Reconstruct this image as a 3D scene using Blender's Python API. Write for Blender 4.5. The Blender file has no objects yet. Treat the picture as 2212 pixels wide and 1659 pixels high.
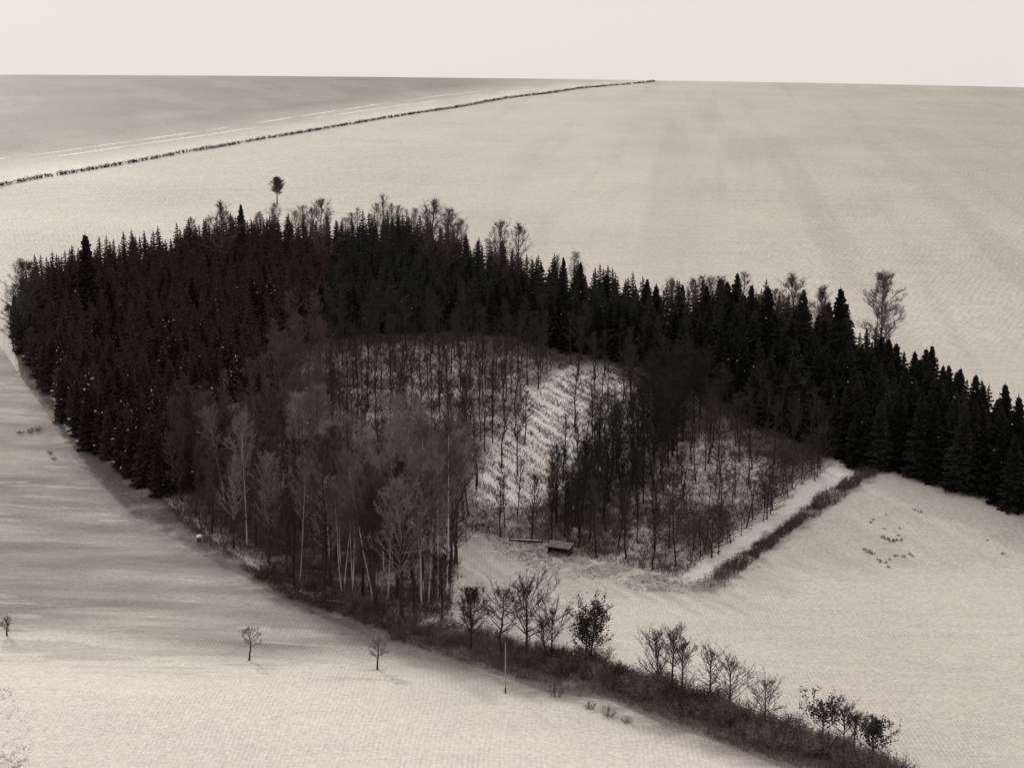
import bpy, math, random
import numpy as np
from mathutils import Vector

R = math.radians
sc = bpy.context.scene
col = sc.collection

# ------------------------------------------------------------------ camera
F_PX = 1487.0
PITCH = R(11.2)
cam = bpy.data.cameras.new('camera')
cam.sensor_width = 36.0
cam.lens = 36.0 * F_PX / 1024.0
cam.clip_start = 1.0
cam.clip_end = 20000.0
cam_o = bpy.data.objects.new('camera', cam)
cam_o.location = (0, 0, 0)
cam_o.rotation_euler = (R(90) - PITCH, 0, 0)
col.objects.link(cam_o)
sc.camera = cam_o

# ------------------------------------------------------------------ light
SUN_EL, SUN_AZ = R(21), R(-26)          # azimuth from +Y towards +X: sun stands behind the wood, a little left
world = bpy.data.worlds.new('World')
sc.world = world
world.use_nodes = True
wt = world.node_tree
wt.nodes.clear()
w_out = wt.nodes.new('ShaderNodeOutputWorld')
w_bg = wt.nodes.new('ShaderNodeBackground')
w_sky = wt.nodes.new('ShaderNodeTexSky')
w_sky.sky_type = 'NISHITA'
w_sky.sun_disc = False
w_sky.sun_elevation = SUN_EL
w_sky.sun_rotation = SUN_AZ
w_sky.dust_density = 3.0
w_bw = wt.nodes.new('ShaderNodeHueSaturation')
w_bw.inputs['Saturation'].default_value = 0.04
w_mix = wt.nodes.new('ShaderNodeMix')
w_mix.data_type = 'RGBA'
w_mix.inputs[0].default_value = 0.985
w_mix.inputs[7].default_value = (9.35, 8.95, 8.25, 1)     # thin bright winter overcast
wt.links.new(w_sky.outputs[0], w_bw.inputs['Color'])
wt.links.new(w_bw.outputs[0], w_mix.inputs[6])
wt.links.new(w_mix.outputs[2], w_bg.inputs['Color'])
w_bg.inputs['Strength'].default_value = 0.10
wt.links.new(w_bg.outputs[0], w_out.inputs[0])

sun = bpy.data.lights.new('sun', 'SUN')
sun.energy = 2.0
sun.angle = R(2.0)
sun.color = (1.0, 0.94, 0.86)
sun_o = bpy.data.objects.new('sun', sun)
sd = Vector((math.sin(SUN_AZ) * math.cos(SUN_EL), math.cos(SUN_AZ) * math.cos(SUN_EL), math.sin(SUN_EL)))
sun_o.rotation_euler = sd.to_track_quat('Z', 'Y').to_euler()
sun_o.location = (0, 300, 200)
col.objects.link(sun_o)

sc.view_settings.view_transform = 'Standard'
sc.view_settings.look = 'None'
sc.view_settings.gamma = 1.0
sc.view_settings.exposure = -0.22
sc.cycles.max_bounces = 4
sc.cycles.diffuse_bounces = 2

rnd = random.Random(7)
nrs = np.random.RandomState(11)

# ------------------------------------------------------------------ noise and terrain height
def _hash(ix, iy, s):
    h = (ix * 374761393 + iy * 668265263 + s * 2147483647 % 1000003 * 7919) & 0xffffffff
    h = ((h ^ (h >> 13)) * 1274126177) & 0xffffffff
    return ((h ^ (h >> 16)) & 0xffff) / 65535.0
def vnoise(x, y, s=0):
    x = np.asarray(x, float); y = np.asarray(y, float)
    ix = np.floor(x).astype(np.int64); iy = np.floor(y).astype(np.int64)
    fx = x - ix; fy = y - iy
    fx = fx * fx * (3 - 2 * fx); fy = fy * fy * (3 - 2 * fy)
    a = _hash(ix, iy, s); b = _hash(ix + 1, iy, s); c = _hash(ix, iy + 1, s); d = _hash(ix + 1, iy + 1, s)
    return (a * (1 - fx) + b * fx) * (1 - fy) + (c * (1 - fx) + d * fx) * fy
def fbm(x, y, s=0, o=4):
    v = 0; a = 0.5
    for k in range(o):
        v = v + a * vnoise(x * 2 ** k, y * 2 ** k, s + k); a *= 0.5
    return v

PY = np.array([20, 60, 100, 130, 150, 190, 220, 250, 300, 350, 400, 450, 600, 800, 1000, 1100, 1150, 1200, 1300, 1600, 4000], float)
PZ = np.array([-50, -53, -57, -61, -63, -67, -66, -63, -58, -53, -48, -43, -32, -18, -4, 4, 8, 7, -6, -70, -600], float)
# smooth the profile once into a fine table
_ty = np.linspace(20, 4000, 4000)
_tz = np.interp(_ty, PY, PZ)
_k = np.hanning(61); _k /= _k.sum()
_lo = _tz.copy()
_tz = np.convolve(np.pad(_tz, 30, mode='edge'), _k, mode='valid')
_w = np.clip((_ty - 1050) / 40, 0, 1)
_tz = _tz * (1 - _w) + _lo * _w
def height(x, y):
    x = np.asarray(x, float); y = np.asarray(y, float)
    z = np.interp(y, _ty, _tz)
    far = np.clip((y - 350) / 750, 0, 1)
    u = x / np.maximum(y, 1)
    z = z + far * (2.0 - 14.0 * (u + 0.34) ** 2 * 1.2 - 2.2 * u)        # crest falls gently to the right
    z = z + (fbm(x / 70, y / 70, 3, 2) - 0.375) * 2.4 * np.clip((y - 60) / 100, 0, 1) * np.clip((1120 - y) / 100, 0.15, 1)
    # hollow shaped in front of the right spruces to give the tree shade there
    z = z - 1.6 * np.exp(-(((x - 66) / 22) ** 2 + ((y - 205) / 11) ** 2))
    # near brow of the front field on the left
    z = z + 1.3 * np.exp(-(((x + 40) / 50) ** 2 + ((y - 144) / 12) ** 2)) * .8
    return z

cp, sp = math.cos(PITCH), math.sin(PITCH)
def ray(px, py):
    a = (px - 512) / F_PX; b = (383.5 - py) / F_PX
    return np.array([a, cp + b * sp, -sp + b * cp])
def project(p):
    x, y, z = p
    d = y * cp - z * sp
    return 512 + F_PX * x / d, 383.5 - F_PX * (y * sp + z * cp) / d, d
def ground(px, py):
    """world point of the terrain seen in this direction"""
    d = ray(px, py)
    t = np.geomspace(90, 1300, 1500)
    X = d[0] * t; Y = d[1] * t; Z = d[2] * t
    below = Z < height(X, Y)
    i = int(np.argmax(below)) if below.any() else len(t) - 1
    lo, hi = t[max(i - 1, 0)], t[i]
    for _ in range(18):
        m = (lo + hi) / 2
        if d[2] * m < float(height(d[0] * m, d[1] * m)): hi = m
        else: lo = m
    x, y = d[0] * hi, d[1] * hi
    return (x, y, float(height(x, y)))
def src(x, y): return x / 3.6006, y / 3.6006        # full photograph -> 1024 wide
def h_for(p, top_y):
    lo, hi = 0.1, 60
    for _ in range(30):
        m = (lo + hi) / 2
        if project((p[0], p[1], p[2] + m))[1] > top_y: lo = m
        else: hi = m
    return lo

def inpoly(x, y, poly):
    x = np.asarray(x, float); y = np.asarray(y, float)
    ins = np.zeros(x.shape, bool)
    n = len(poly)
    for i in range(n):
        x0, y0 = poly[i][:2]; x1, y1 = poly[(i + 1) % n][:2]
        c = ((y0 > y) != (y1 > y)) & (x < (x1 - x0) * (y - y0) / ((y1 - y0) if y1 != y0 else 1e-9) + x0)
        ins ^= c
    return ins
def distline(x, y, pts):
    """distance to a polyline and signed side (positive = beyond/left of its direction)"""
    best = np.full(np.shape(x), 1e9); side = np.zeros(np.shape(x))
    for (x0, y0), (x1, y1) in zip(pts[:-1], pts[1:]):
        dx, dy = x1 - x0, y1 - y0
        L = dx * dx + dy * dy
        t = np.clip(((x - x0) * dx + (y - y0) * dy) / L, 0, 1)
        ex = x - x0 - t * dx; ey = y - y0 - t * dy
        d = np.hypot(ex, ey)
        s = np.sign(dx * (y - y0) - dy * (x - x0))
        m = d < best
        side = np.where(m, s, side); best = np.where(m, d, best)
    return best, side
def gp(pts): return [ground(*p)[:2] for p in pts]

# ------------------------------------------------------------------ outlines on the ground
far_hedge = gp([(-60, 196), (0, 186), (100, 168), (200, 150), (300, 133), (400, 116), (500, 99.5), (580, 88.5), (655, 81.5)])
track_a = gp([(-60, 171), (0, 163), (80, 153), (162, 141), (278, 124), (393, 106), (480, 94.5), (540, 88)])
track_b = gp([(-60, 166), (0, 158.5), (80, 148.5), (162, 136.5), (278, 119.5), (393, 102), (480, 91), (540, 85.5)])
def shift_to_base(tops, h):
    out = []
    for (px, ty) in tops:
        lo, hi = ty, ty + 250
        for _ in range(24):
            m = (lo + hi) / 2
            p = ground(px, m)
            if project((p[0], p[1], p[2] + h))[1] > ty: hi = m
            else: lo = m
        out.append((px, hi))
    return out
tops = [(22, 262), (60, 243), (120, 232), (180, 222), (231, 210), (300, 213), (342, 217), (398, 208), (450, 222), (490, 236), (535, 251),
        (579, 264), (625, 276), (667, 284), (722, 284), (787, 300), (861, 326), (903, 352), (972, 384), (1024, 412), (1110, 445)]
back = shift_to_base(tops, 10.7)
front_left = [(14, 345), (46, 384), (67, 431), (87, 447), (127, 471), (167, 501), (215, 540), (262, 572), (300, 592), (345, 606), (392, 624)]
wood_px = back + [(1110, 556), (1024, 515), (960, 492), (905, 476), (870, 471), (835, 462), (800, 478), (760, 508), (720, 540), (695, 556), (683, 575),
                  (650, 570), (600, 563), (545, 549), (468, 531), (458, 560), (452, 608), (420, 622)] + front_left[::-1]
wood = gp(wood_px)
bare_px = [(150, 486), (205, 452), (262, 410), (290, 352), (340, 338), (400, 333), (480, 332), (530, 342), (575, 352), (640, 368), (713, 396), (787, 438), (848, 462), (812, 482), (772, 510), (735, 540),
           (706, 562), (690, 580), (650, 570), (600, 563), (545, 549), (468, 531), (458, 560), (452, 608), (420, 622), (392, 624), (345, 606), (300, 592), (262, 572), (215, 540), (167, 501)]
bare = gp(bare_px)
clearing = gp([(478, 500), (505, 514), (545, 500), (590, 440), (622, 400), (655, 378), (600, 358), (560, 372), (530, 402), (500, 440), (485, 470)])
dark_band = gp([(524, 538), (560, 508), (592, 478), (640, 430), (668, 400), (708, 418), (692, 450), (655, 500), (618, 556), (570, 551), (545, 547)])
clear_edge = gp([(680, 578), (706, 556), (748, 522), (797, 486), (838, 464), (856, 464), (862, 472), (830, 492), (795, 517), (760, 542), (725, 567), (702, 586), (688, 588)])
hedge_line = gp([(706, 588), (730, 570), (765, 545), (800, 520), (835, 494), (872, 471)])
scrub_px = [(395, 632), (430, 632), (470, 636), (510, 652), (560, 664), (610, 676), (650, 690), (700, 708), (750, 728), (800, 744), (850, 760), (900, 782)]
scrub_line = gp(scrub_px)
verge_lo = gp([(20, 375), (45, 410), (80, 465), (130, 512), (190, 548), (250, 580), (310, 612), (360, 632), (420, 648), (480, 668), (540, 690), (610, 700), (660, 722), (720, 742), (790, 770), (840, 790)])
brow = gp([(-60, 640), (0, 640), (60, 640), (130, 652), (200, 664), (260, 668), (330, 664), (400, 676), (470, 690), (560, 700), (650, 722)])

# ------------------------------------------------------------------ materials
def mat(name, color, rough=0.9, var=0.25, scale=3.0, spec=0.1, bump=0.0, color2=None):
    m = bpy.data.materials.new(name); m.use_nodes = True
    nt = m.node_tree; b = nt.nodes['Principled BSDF']
    b.inputs['Roughness'].default_value = rough
    b.inputs['Specular IOR Level'].default_value = spec
    tc = nt.nodes.new('ShaderNodeTexCoord')
    n = nt.nodes.new('ShaderNodeTexNoise'); n.inputs['Scale'].default_value = scale; n.inputs['Detail'].default_value = 5
    nt.links.new(tc.outputs['Object'], n.inputs['Vector'])
    oi = nt.nodes.new('ShaderNodeObjectInfo')
    ad = nt.nodes.new('ShaderNodeMath'); ad.operation = 'ADD'
    nt.links.new(n.outputs['Fac'], ad.inputs[0])
    mu = nt.nodes.new('ShaderNodeMath'); mu.operation = 'MULTIPLY_ADD'
    nt.links.new(oi.outputs['Random'], mu.inputs[0]); mu.inputs[1].default_value = 0.5; mu.inputs[2].default_value = -0.25
    nt.links.new(mu.outputs[0], ad.inputs[1])
    r = nt.nodes.new('ShaderNodeValToRGB')
    c2 = color2 or tuple(min(1, c * (1 + var)) for c in color)
    c1 = tuple(c * (1 - var) for c in color)
    r.color_ramp.elements[0].position = 0.25; r.color_ramp.elements[0].color = (*c1, 1)
    r.color_ramp.elements[1].position = 0.8; r.color_ramp.elements[1].color = (*c2, 1)
    nt.links.new(ad.outputs[0], r.inputs[0]); nt.links.new(r.outputs[0], b.inputs['Base Color'])
    if bump:
        bp = nt.nodes.new('ShaderNodeBump'); bp.inputs['Strength'].default_value = bump; bp.inputs['Distance'].default_value = 0.1
        nt.links.new(n.outputs['Fac'], bp.inputs['Height']); nt.links.new(bp.outputs[0], b.inputs['Normal'])
    return m
M = {
    'needle_dark': mat('needle_dark', (0.018, 0.018, 0.017), var=0.5, scale=1.2),
    'needle_brown': mat('needle_brown', (0.036, 0.025, 0.026), var=0.5, scale=1.2),
    'bark': mat('bark', (0.035, 0.030, 0.028), var=0.35, scale=4, bump=0.4),
    'bark_brown': mat('bark_brown', (0.055, 0.040, 0.038), var=0.35, scale=4),
    'bark_pale': mat('bark_pale', (0.50, 0.46, 0.44), var=0.45, scale=2.2),
    'twig': mat('twig', (0.050, 0.043, 0.042), var=0.4, scale=1.0),
    'twig_brown': mat('twig_brown', (0.080, 0.062, 0.061), var=0.4, scale=1.0),
    'twig_grey': mat('twig_grey', (0.15, 0.13, 0.125), var=0.35, scale=1.0),
    'twig_mist': mat('twig_mist', (0.21, 0.18, 0.175), var=0.35, scale=1.0),
    'twig_dark': mat('twig_dark', (0.026, 0.023, 0.022), var=0.4, scale=1.0),
    'scrub': mat('scrub', (0.085, 0.067, 0.062), var=0.5, scale=0.8),
    'dry_grass': mat('dry_grass', (0.11, 0.088, 0.08), var=0.4, scale=0.8),
    'leaf_dark': mat('leaf_dark', (0.035, 0.033, 0.028), var=0.5, scale=1.0),
    'snow_lump': mat('snow_lump', (0.74, 0.70, 0.68), rough=0.7, var=0.08, scale=2, bump=0.3),
    'snow_thin': mat('snow_thin', (0.10, 0.085, 0.08), rough=0.8, scale=2.6, color2=(0.33, 0.30, 0.29), bump=0.3),
    'old_wood': mat('old_wood', (0.07, 0.055, 0.05), var=0.4, scale=6, bump=0.3),
    'wood_grey': mat('wood_grey', (0.26, 0.23, 0.20), var=0.3, scale=6, bump=0.2),
}

def snow_ground_material():
    m = bpy.data.materials.new('snow_ground'); m.use_nodes = True
    nt = m.node_tree; b = nt.nodes['Principled BSDF']
    b.inputs['Roughness'].default_value = 0.75; b.inputs['Specular IOR Level'].default_value = 0.15
    L = nt.links.new
    def node(t, **k):
        n = nt.nodes.new(t)
        for a, v in k.items(): setattr(n, a, v)
        return n
    def math_(op, a, b_=None, c=None):
        n = node('ShaderNodeMath', operation=op)
        for i, v in enumerate((a, b_, c)):
            if v is None: continue
            if isinstance(v, (int, float)): n.inputs[i].default_value = v
            else: L(v, n.inputs[i])
        return n.outputs[0]
    tc = node('ShaderNodeTexCoord')
    at = node('ShaderNodeAttribute', attribute_name='cover')
    fu = node('ShaderNodeAttribute', attribute_name='rows')
    sep = node('ShaderNodeSeparateColor'); L(fu.outputs['Color'], sep.inputs[0])
    xyz = node('ShaderNodeSeparateXYZ'); L(tc.outputs['Object'], xyz.inputs[0])
    wob = node('ShaderNodeTexNoise'); wob.inputs['Scale'].default_value = 0.02; wob.inputs['Detail'].default_value = 2
    L(tc.outputs['Object'], wob.inputs['Vector'])
    brk = node('ShaderNodeTexNoise'); brk.inputs['Scale'].default_value = 0.22; brk.inputs['Detail'].default_value = 6
    L(tc.outputs['Object'], brk.inputs['Vector'])
    def rows(slope, spacing):        # drilled rows running along (slope, 1)
        v = math_('MULTIPLY_ADD', xyz.outputs[1], -slope, xyz.outputs[0])
        v = math_('MULTIPLY_ADD', wob.outputs['Fac'], spacing * 9, v)
        v = math_('SINE', math_('MULTIPLY', v, 2 * math.pi / spacing))
        return math_('MULTIPLY_ADD', v, 0.5, 0.5)
    total = None
    for chn, sl, spc in ((0, -0.45, 1.5), (1, 0.46, 1.7), (2, 0.0, 0.46)):
        t = math_('MULTIPLY', rows(sl, spc), sep.outputs[chn])
        total = t if total is None else math_('ADD', total, t)
    t = math_('MULTIPLY', rows(0.03, 0.46), fu.outputs['Alpha'])
    total = math_('ADD', total, t)
    # stubble: fine speckle where snow is thin
    sp1 = node('ShaderNodeTexNoise'); sp1.inputs['Scale'].default_value = 2.2; sp1.inputs['Detail'].default_value = 4; sp1.inputs['Roughness'].default_value = 0.8
    L(tc.outputs['Object'], sp1.inputs['Vector'])
    mp = node('ShaderNodeMapping'); mp.inputs['Scale'].default_value = (0.05, 0.35, 0.3); mp.inputs['Rotation'].default_value = (0, 0, R(8))
    L(tc.outputs['Object'], mp.inputs[0])
    drift = node('ShaderNodeTexNoise'); drift.inputs['Scale'].default_value = 1.0; drift.inputs['Detail'].default_value = 4
    L(mp.outputs[0], drift.inputs['Vector'])
    big = node('ShaderNodeTexNoise'); big.inputs['Scale'].default_value = 0.018; big.inputs['Detail'].default_value = 3
    L(tc.outputs['Object'], big.inputs['Vector'])
    mp2 = node('ShaderNodeMapping'); mp2.inputs['Scale'].default_value = (1.0, 0.22, 0.5); L(tc.outputs['Object'], mp2.inputs[0])
    sp2 = node('ShaderNodeTexNoise'); sp2.inputs['Scale'].default_value = 1.0; sp2.inputs['Detail'].default_value = 3; sp2.inputs['Roughness'].default_value = 0.8
    L(mp2.outputs[0], sp2.inputs['Vector'])
    farw = math_('ADD', sep.outputs[0], sep.outputs[1])
    g2 = math_('MULTIPLY', math_('MULTIPLY', math_('SUBTRACT', sp2.outputs['Fac'], 0.5), 1.1), farw)
    # factor = 1 - rows*0.16*break - speckle
    rb = math_('MULTIPLY', total, math_('MAXIMUM', math_('MULTIPLY_ADD', brk.outputs['Fac'], 0.62, -0.17), 0.03))
    s2 = math_('MULTIPLY', math_('SUBTRACT', sp1.outputs['Fac'], 0.5), 1.2)
    d2 = math_('MULTIPLY', math_('SUBTRACT', drift.outputs['Fac'], 0.5), 0.16)
    b2 = math_('MULTIPLY', math_('SUBTRACT', big.outputs['Fac'], 0.5), 0.30)
    f = math_('SUBTRACT', math_('ADD', math_('ADD', math_('ADD', math_('ADD', 1.02, g2), s2), d2), b2), rb)
    f = math_('MINIMUM', math_('MAXIMUM', f, 0.3), 1.15)
    mixv = node('ShaderNodeVectorMath', operation='SCALE')
    L(at.outputs['Color'], mixv.inputs[0]); L(f, mixv.inputs['Scale'])
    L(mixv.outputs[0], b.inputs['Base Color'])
    hgt = math_('ADD', math_('MULTIPLY', total, 0.12), math_('ADD', math_('MULTIPLY', sp1.outputs['Fac'], 0.25), math_('MULTIPLY', drift.outputs['Fac'], 0.9)))
    bp = node('ShaderNodeBump'); bp.inputs['Strength'].default_value = 0.45; bp.inputs['Distance'].default_value = 0.5
    L(hgt, bp.inputs['Height']); L(bp.outputs[0], b.inputs['Normal'])
    return m

# ------------------------------------------------------------------ object helpers
def tag(o, label=None, cat=None, group=None, kind=None):
    if label: o['label'] = label
    if cat: o['category'] = cat
    if group: o['group'] = group
    if kind: o['kind'] = kind
    return o
class MB:
    """collects quads/tubes/strips, then builds one mesh"""
    def __init__(s): s.v = []; s.f = []; s.m = []
    def face(s, pts, mi=0):
        n = len(s.v); s.v.extend(pts); s.f.append(tuple(range(n, n + len(pts)))); s.m.append(mi)
    def tube(s, pts, rads, sides=5, mi=0, cap=True):
        base = len(s.v)
        for i, (p, r) in enumerate(zip(pts, rads)):
            p = Vector(p)
            a = Vector(pts[max(i - 1, 0)]); b = Vector(pts[min(i + 1, len(pts) - 1)])
            d = (b - a).normalized() if (b - a).length > 1e-9 else Vector((0, 0, 1))
            u = d.cross(Vector((0.3, 1, 0.1))).normalized(); w = d.cross(u)
            for k in range(sides):
                t = 2 * math.pi * k / sides
                s.v.append(tuple(p + (u * math.cos(t) + w * math.sin(t)) * r))
        for i in range(len(pts) - 1):
            for k in range(sides):
                a = base + i * sides + k; b = base + i * sides + (k + 1) % sides
                s.f.append((a, b, b + sides, a + sides)); s.m.append(mi)
        if cap:
            e = base + (len(pts) - 1) * sides
            s.f.append(tuple(range(e, e + sides))); s.m.append(mi)
            s.f.append(tuple(range(base + sides - 1, base - 1, -1))); s.m.append(mi)
    def strip(s, a, b, w0, w1, mi=0, side=None):
        """a three-sided sliver: a twig with real thickness"""
        a = Vector(a); b = Vector(b); d = b - a
        if side is None: side = Vector((rnd.uniform(-1, 1), rnd.uniform(-1, 1), rnd.uniform(-1, 1)))
        u = d.cross(side)
        if u.length < 1e-6: u = Vector((1, 0, 0))
        u.normalize(); w = d.cross(u).normalized()
        n = len(s.v)
        s.v += [tuple(a + u * w0), tuple(a - u * w0 * .5 + w * w0 * .87), tuple(a - u * w0 * .5 - w * w0 * .87), tuple(b)]
        s.f += [(n, n + 1, n + 3), (n + 1, n + 2, n + 3), (n + 2, n, n + 3)]; s.m += [mi] * 3
    def box(s, x0, x1, y0, y1, z0, z1, mi=0):
        n = len(s.v)
        s.v += [(x0, y0, z0), (x1, y0, z0), (x1, y1, z0), (x0, y1, z0), (x0, y0, z1), (x1, y0, z1), (x1, y1, z1), (x0, y1, z1)]
        for q in ((0, 3, 2, 1), (4, 5, 6, 7), (0, 1, 5, 4), (1, 2, 6, 5), (2, 3, 7, 6), (3, 0, 4, 7)):
            s.f.append(tuple(n + k for k in q)); s.m.append(mi)
    def mesh(s, name, mats):
        me = bpy.data.meshes.new(name)
        me.from_pydata([tuple(v) for v in s.v], [], s.f)
        for m in mats: me.materials.append(m)
        if len(mats) > 1: me.polygons.foreach_set('material_index', s.m)
        me.update()
        return me
    def build(s, name, mats, parent=None):
        if not isinstance(mats, (list, tuple)): mats = [mats]
        o = bpy.data.objects.new(name, s.mesh(name, mats)); col.objects.link(o)
        if parent: o.parent = parent
        return o
def empty(name, loc, rz=0.0, s=1.0, sz=None):
    o = bpy.data.objects.new(name, None); col.objects.link(o)
    o.location = loc; o.rotation_euler = (0, 0, rz); o.scale = (s, s, sz or s)
    o.empty_display_size = 0.5
    return o
def place(proto, name, loc, rz, s, sz=None, tilt=(0, 0)):
    """a new thing from shared part meshes: proto = list of (part name, mesh)"""
    o = empty(name, loc, rz, s, sz)
    o.rotation_euler = (tilt[0], tilt[1], rz)
    for pn, me in proto:
        c = bpy.data.objects.new(pn, me); col.objects.link(c); c.parent = o
    return o

# ------------------------------------------------------------------ ground
def make_ground():
    rows_ = np.concatenate([np.geomspace(24, 110, 60, endpoint=False), np.geomspace(110, 300, 520, endpoint=False),
                            np.geomspace(300, 1250, 360, endpoint=False), np.geomspace(1250, 4000, 25)])
    us = np.concatenate([np.linspace(-1.3, -0.42, 60, endpoint=False), np.linspace(-0.42, 0.42, 700, endpoint=False), np.linspace(0.42, 1.3, 61)])
    Y, U = np.meshgrid(rows_, us, indexing='ij')
    X = U * np.maximum(Y, 60)
    Z = height(X, Y)
    n0, n1 = Y.shape
    inw = inpoly(X, Y, wood)
    dw, _ = distline(X, Y, wood + [wood[0]])
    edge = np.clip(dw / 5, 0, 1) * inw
    # small relief: litter humps in the wood, wind ripples outside
    Z += inw * (fbm(X / 2.5, Y / 2.5, 21, 3) - 0.4) * 0.5
    rip = np.clip(1 - np.hypot((X + 55) / 50, (Y - 185) / 55), 0, 1)
    Z += rip * (fbm(X / 13 + Y / 30, Y / 3.6, 31, 4) - 0.45) * 0.8
    # colour of the surface (how much soil and dead grass shows through the snow, plus some painted shade)
    base = np.array([0.60, 0.558, 0.528])
    C = np.ones(Y.shape + (3,)) * base
    def tint(mask, c):
        m = np.clip(mask, 0, 1)[..., None]
        C[:] = C * (1 - m) + np.array(c) * m
    dfh, sfh = distline(X, Y, far_hedge)
    tint((sfh > 0) * np.clip((dfh - 14) / 70, 0, 1) * 1.0 * (1 - np.clip((X / Y + 0.05) / 0.2, 0, 1)), (0.29, 0.278, 0.258))
    tint((sfh > 0) * np.clip(1 - dfh / 40, 0, 1) * 0.8, (0.76, 0.73, 0.69))
    tint((sfh > 0) * (Y > 500) * np.clip((fbm((X + .3 * Y) / 30, Y / 90, 58, 3) - .42) * 1.2, 0, .2), (0.50, 0.47, 0.44))
    for tr, w in ((track_a, 1.6), (track_b, 1.3)):
        dt, _ = distline(X, Y, tr)
        tint((dt < w * 1.1) * np.clip((fbm(X / 14, Y / 30, 41, 3) - 0.3) * 5, 0, 1) * .9, (0.80, 0.77, 0.73))
        tint((dt > w) * (dt < w + 1.4) * 0.35, (0.42, 0.40, 0.37))
    # right upper field: thinner snow towards the upper right, old wheelings
    tint(np.clip((X / Y - 0.02) / 0.3, 0, 1) * np.clip((Y - 330) / 300, 0, 1) * 0.8, (0.46, 0.44, 0.40))
    wv = fbm((X - 0.12 * Y) / 11, Y / 230, 55, 3)
    tint((Y > 300) * np.clip((wv - 0.42) * 2.4, 0, 0.36) * np.clip((X / Y + 0.1) / 0.2, 0, 1), (0.42, 0.41, 0.38))
    # field left of the wood: wind scoured
    dl_, _ = distline(X, Y, brow)
    left = inpoly(X, Y, gp([(-80, 300), (0, 345), (20, 375)]) + verge_lo[1:11] + brow[::-1])
    tint(left * np.clip(dl_ / 9, 0, 1) * (0.72 + 0.5 * (fbm(X / 16 + Y / 20, (Y + .1 * X) / 4.0, 61, 5) - 0.45) * 2), (0.215, 0.180, 0.174))
    dl, _ = distline(X, Y, brow)
    st = fbm(X / 9 + Y / 14, (Y + .12 * X) / 1.5, 71, 5)
    tint((Y < 300) * (X < -14) * (Y > 150) * np.clip((st - 0.56) * 5, 0, 0.35), (0.24, 0.20, 0.18))
    tint((Y < 300) * (X < -14) * (Y > 150) * np.clip((0.31 - st) * 4, 0, 0.28), (0.74, 0.69, 0.66))
    # near field
    near = (Y < 160) * np.clip(dl / 12, 0, 1) * (distline(X, Y, brow)[1] < 0)
    tint(near * 0.8, (0.73, 0.665, 0.645))
    # verge: rough dead grass between wood and field, darkened by the wood's painted shadow
    vin = inpoly(X, Y, verge_lo + scrub_line[::-1] + gp(front_left[::-1]))
    gn = fbm(X / 3, Y / 3, 81, 4)
    tint(vin * np.clip(0.9 + (gn - 0.4) * 1.2, 0, 1), (0.12, 0.098, 0.097))
    dv_, _ = distline(X, Y, verge_lo[1:])
    tint(np.clip(1 - dv_ / 4.5, 0, 1) * np.clip((gn - .25) * 3, 0, 1) * .8, (0.18, 0.15, 0.145))
    dsc, _ = distline(X, Y, scrub_line)
    tint(np.clip(1.25 - dsc / 3.5, 0, 1) * (0.5 + gn), (0.16, 0.13, 0.12))
    tint(np.clip(1.3 - dsc / 7.5, 0, 1) * (Y < 185) * (distline(X, Y, scrub_line)[1] < 0) * np.clip(.55 + gn, 0, 1), (0.17, 0.145, 0.138))  # dead verge on the hedgerow's near side, its shadow painted into the grey
    # wood floor
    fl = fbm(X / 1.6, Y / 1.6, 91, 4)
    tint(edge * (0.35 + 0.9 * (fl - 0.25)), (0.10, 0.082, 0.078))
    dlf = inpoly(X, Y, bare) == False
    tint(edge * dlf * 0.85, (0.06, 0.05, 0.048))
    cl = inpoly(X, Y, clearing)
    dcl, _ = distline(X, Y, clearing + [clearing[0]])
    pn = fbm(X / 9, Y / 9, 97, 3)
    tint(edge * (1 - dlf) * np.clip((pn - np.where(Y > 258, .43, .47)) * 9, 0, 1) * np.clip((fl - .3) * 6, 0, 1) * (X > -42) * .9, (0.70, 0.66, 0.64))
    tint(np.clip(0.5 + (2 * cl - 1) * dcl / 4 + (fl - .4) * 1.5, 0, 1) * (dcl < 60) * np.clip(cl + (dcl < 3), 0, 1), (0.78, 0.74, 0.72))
    tint(edge * np.clip((-14 - X) / 8, 0, 1) * (Y < 262) * (.7 + .3 * (fl > .42)), (0.085, 0.070, 0.068))
    lowf = inpoly(X, Y, gp([(470, 528), (490, 508), (545, 504), (580, 470), (640, 500), (690, 540), (683, 572), (600, 560), (545, 546)]))
    tint(lowf * (X < 14) * np.clip(.4 + (fl - .4) * 2.5, 0, 1) * .8, (0.15, 0.13, 0.12))
    tint(edge * (X > 12) * (1 - dlf) * np.clip((pn - .36) * 9, 0, 1) * np.clip((fl - .34) * 6, 0, 1) * .85, (0.72, 0.68, 0.66))
    ce = inpoly(X, Y, clear_edge)
    dce_, _ = distline(X, Y, clear_edge + [clear_edge[0]])
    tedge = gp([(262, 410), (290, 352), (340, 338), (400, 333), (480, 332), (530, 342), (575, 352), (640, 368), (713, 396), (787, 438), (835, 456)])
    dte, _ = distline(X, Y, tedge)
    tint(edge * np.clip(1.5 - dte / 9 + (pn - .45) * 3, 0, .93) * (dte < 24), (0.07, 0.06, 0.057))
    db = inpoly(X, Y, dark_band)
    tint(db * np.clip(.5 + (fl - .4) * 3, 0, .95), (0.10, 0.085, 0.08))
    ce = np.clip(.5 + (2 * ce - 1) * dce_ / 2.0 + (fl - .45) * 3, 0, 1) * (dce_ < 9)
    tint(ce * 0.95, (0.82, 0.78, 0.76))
    # glade in front of the wood slightly grey at its upper side
    # shadow of the wood's front edge, painted as broken grey on the snow
    gl_line = gp([(468, 533), (545, 551), (600, 567), (650, 574), (690, 580)])
    dg, _ = distline(X, Y, gl_line)
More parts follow.
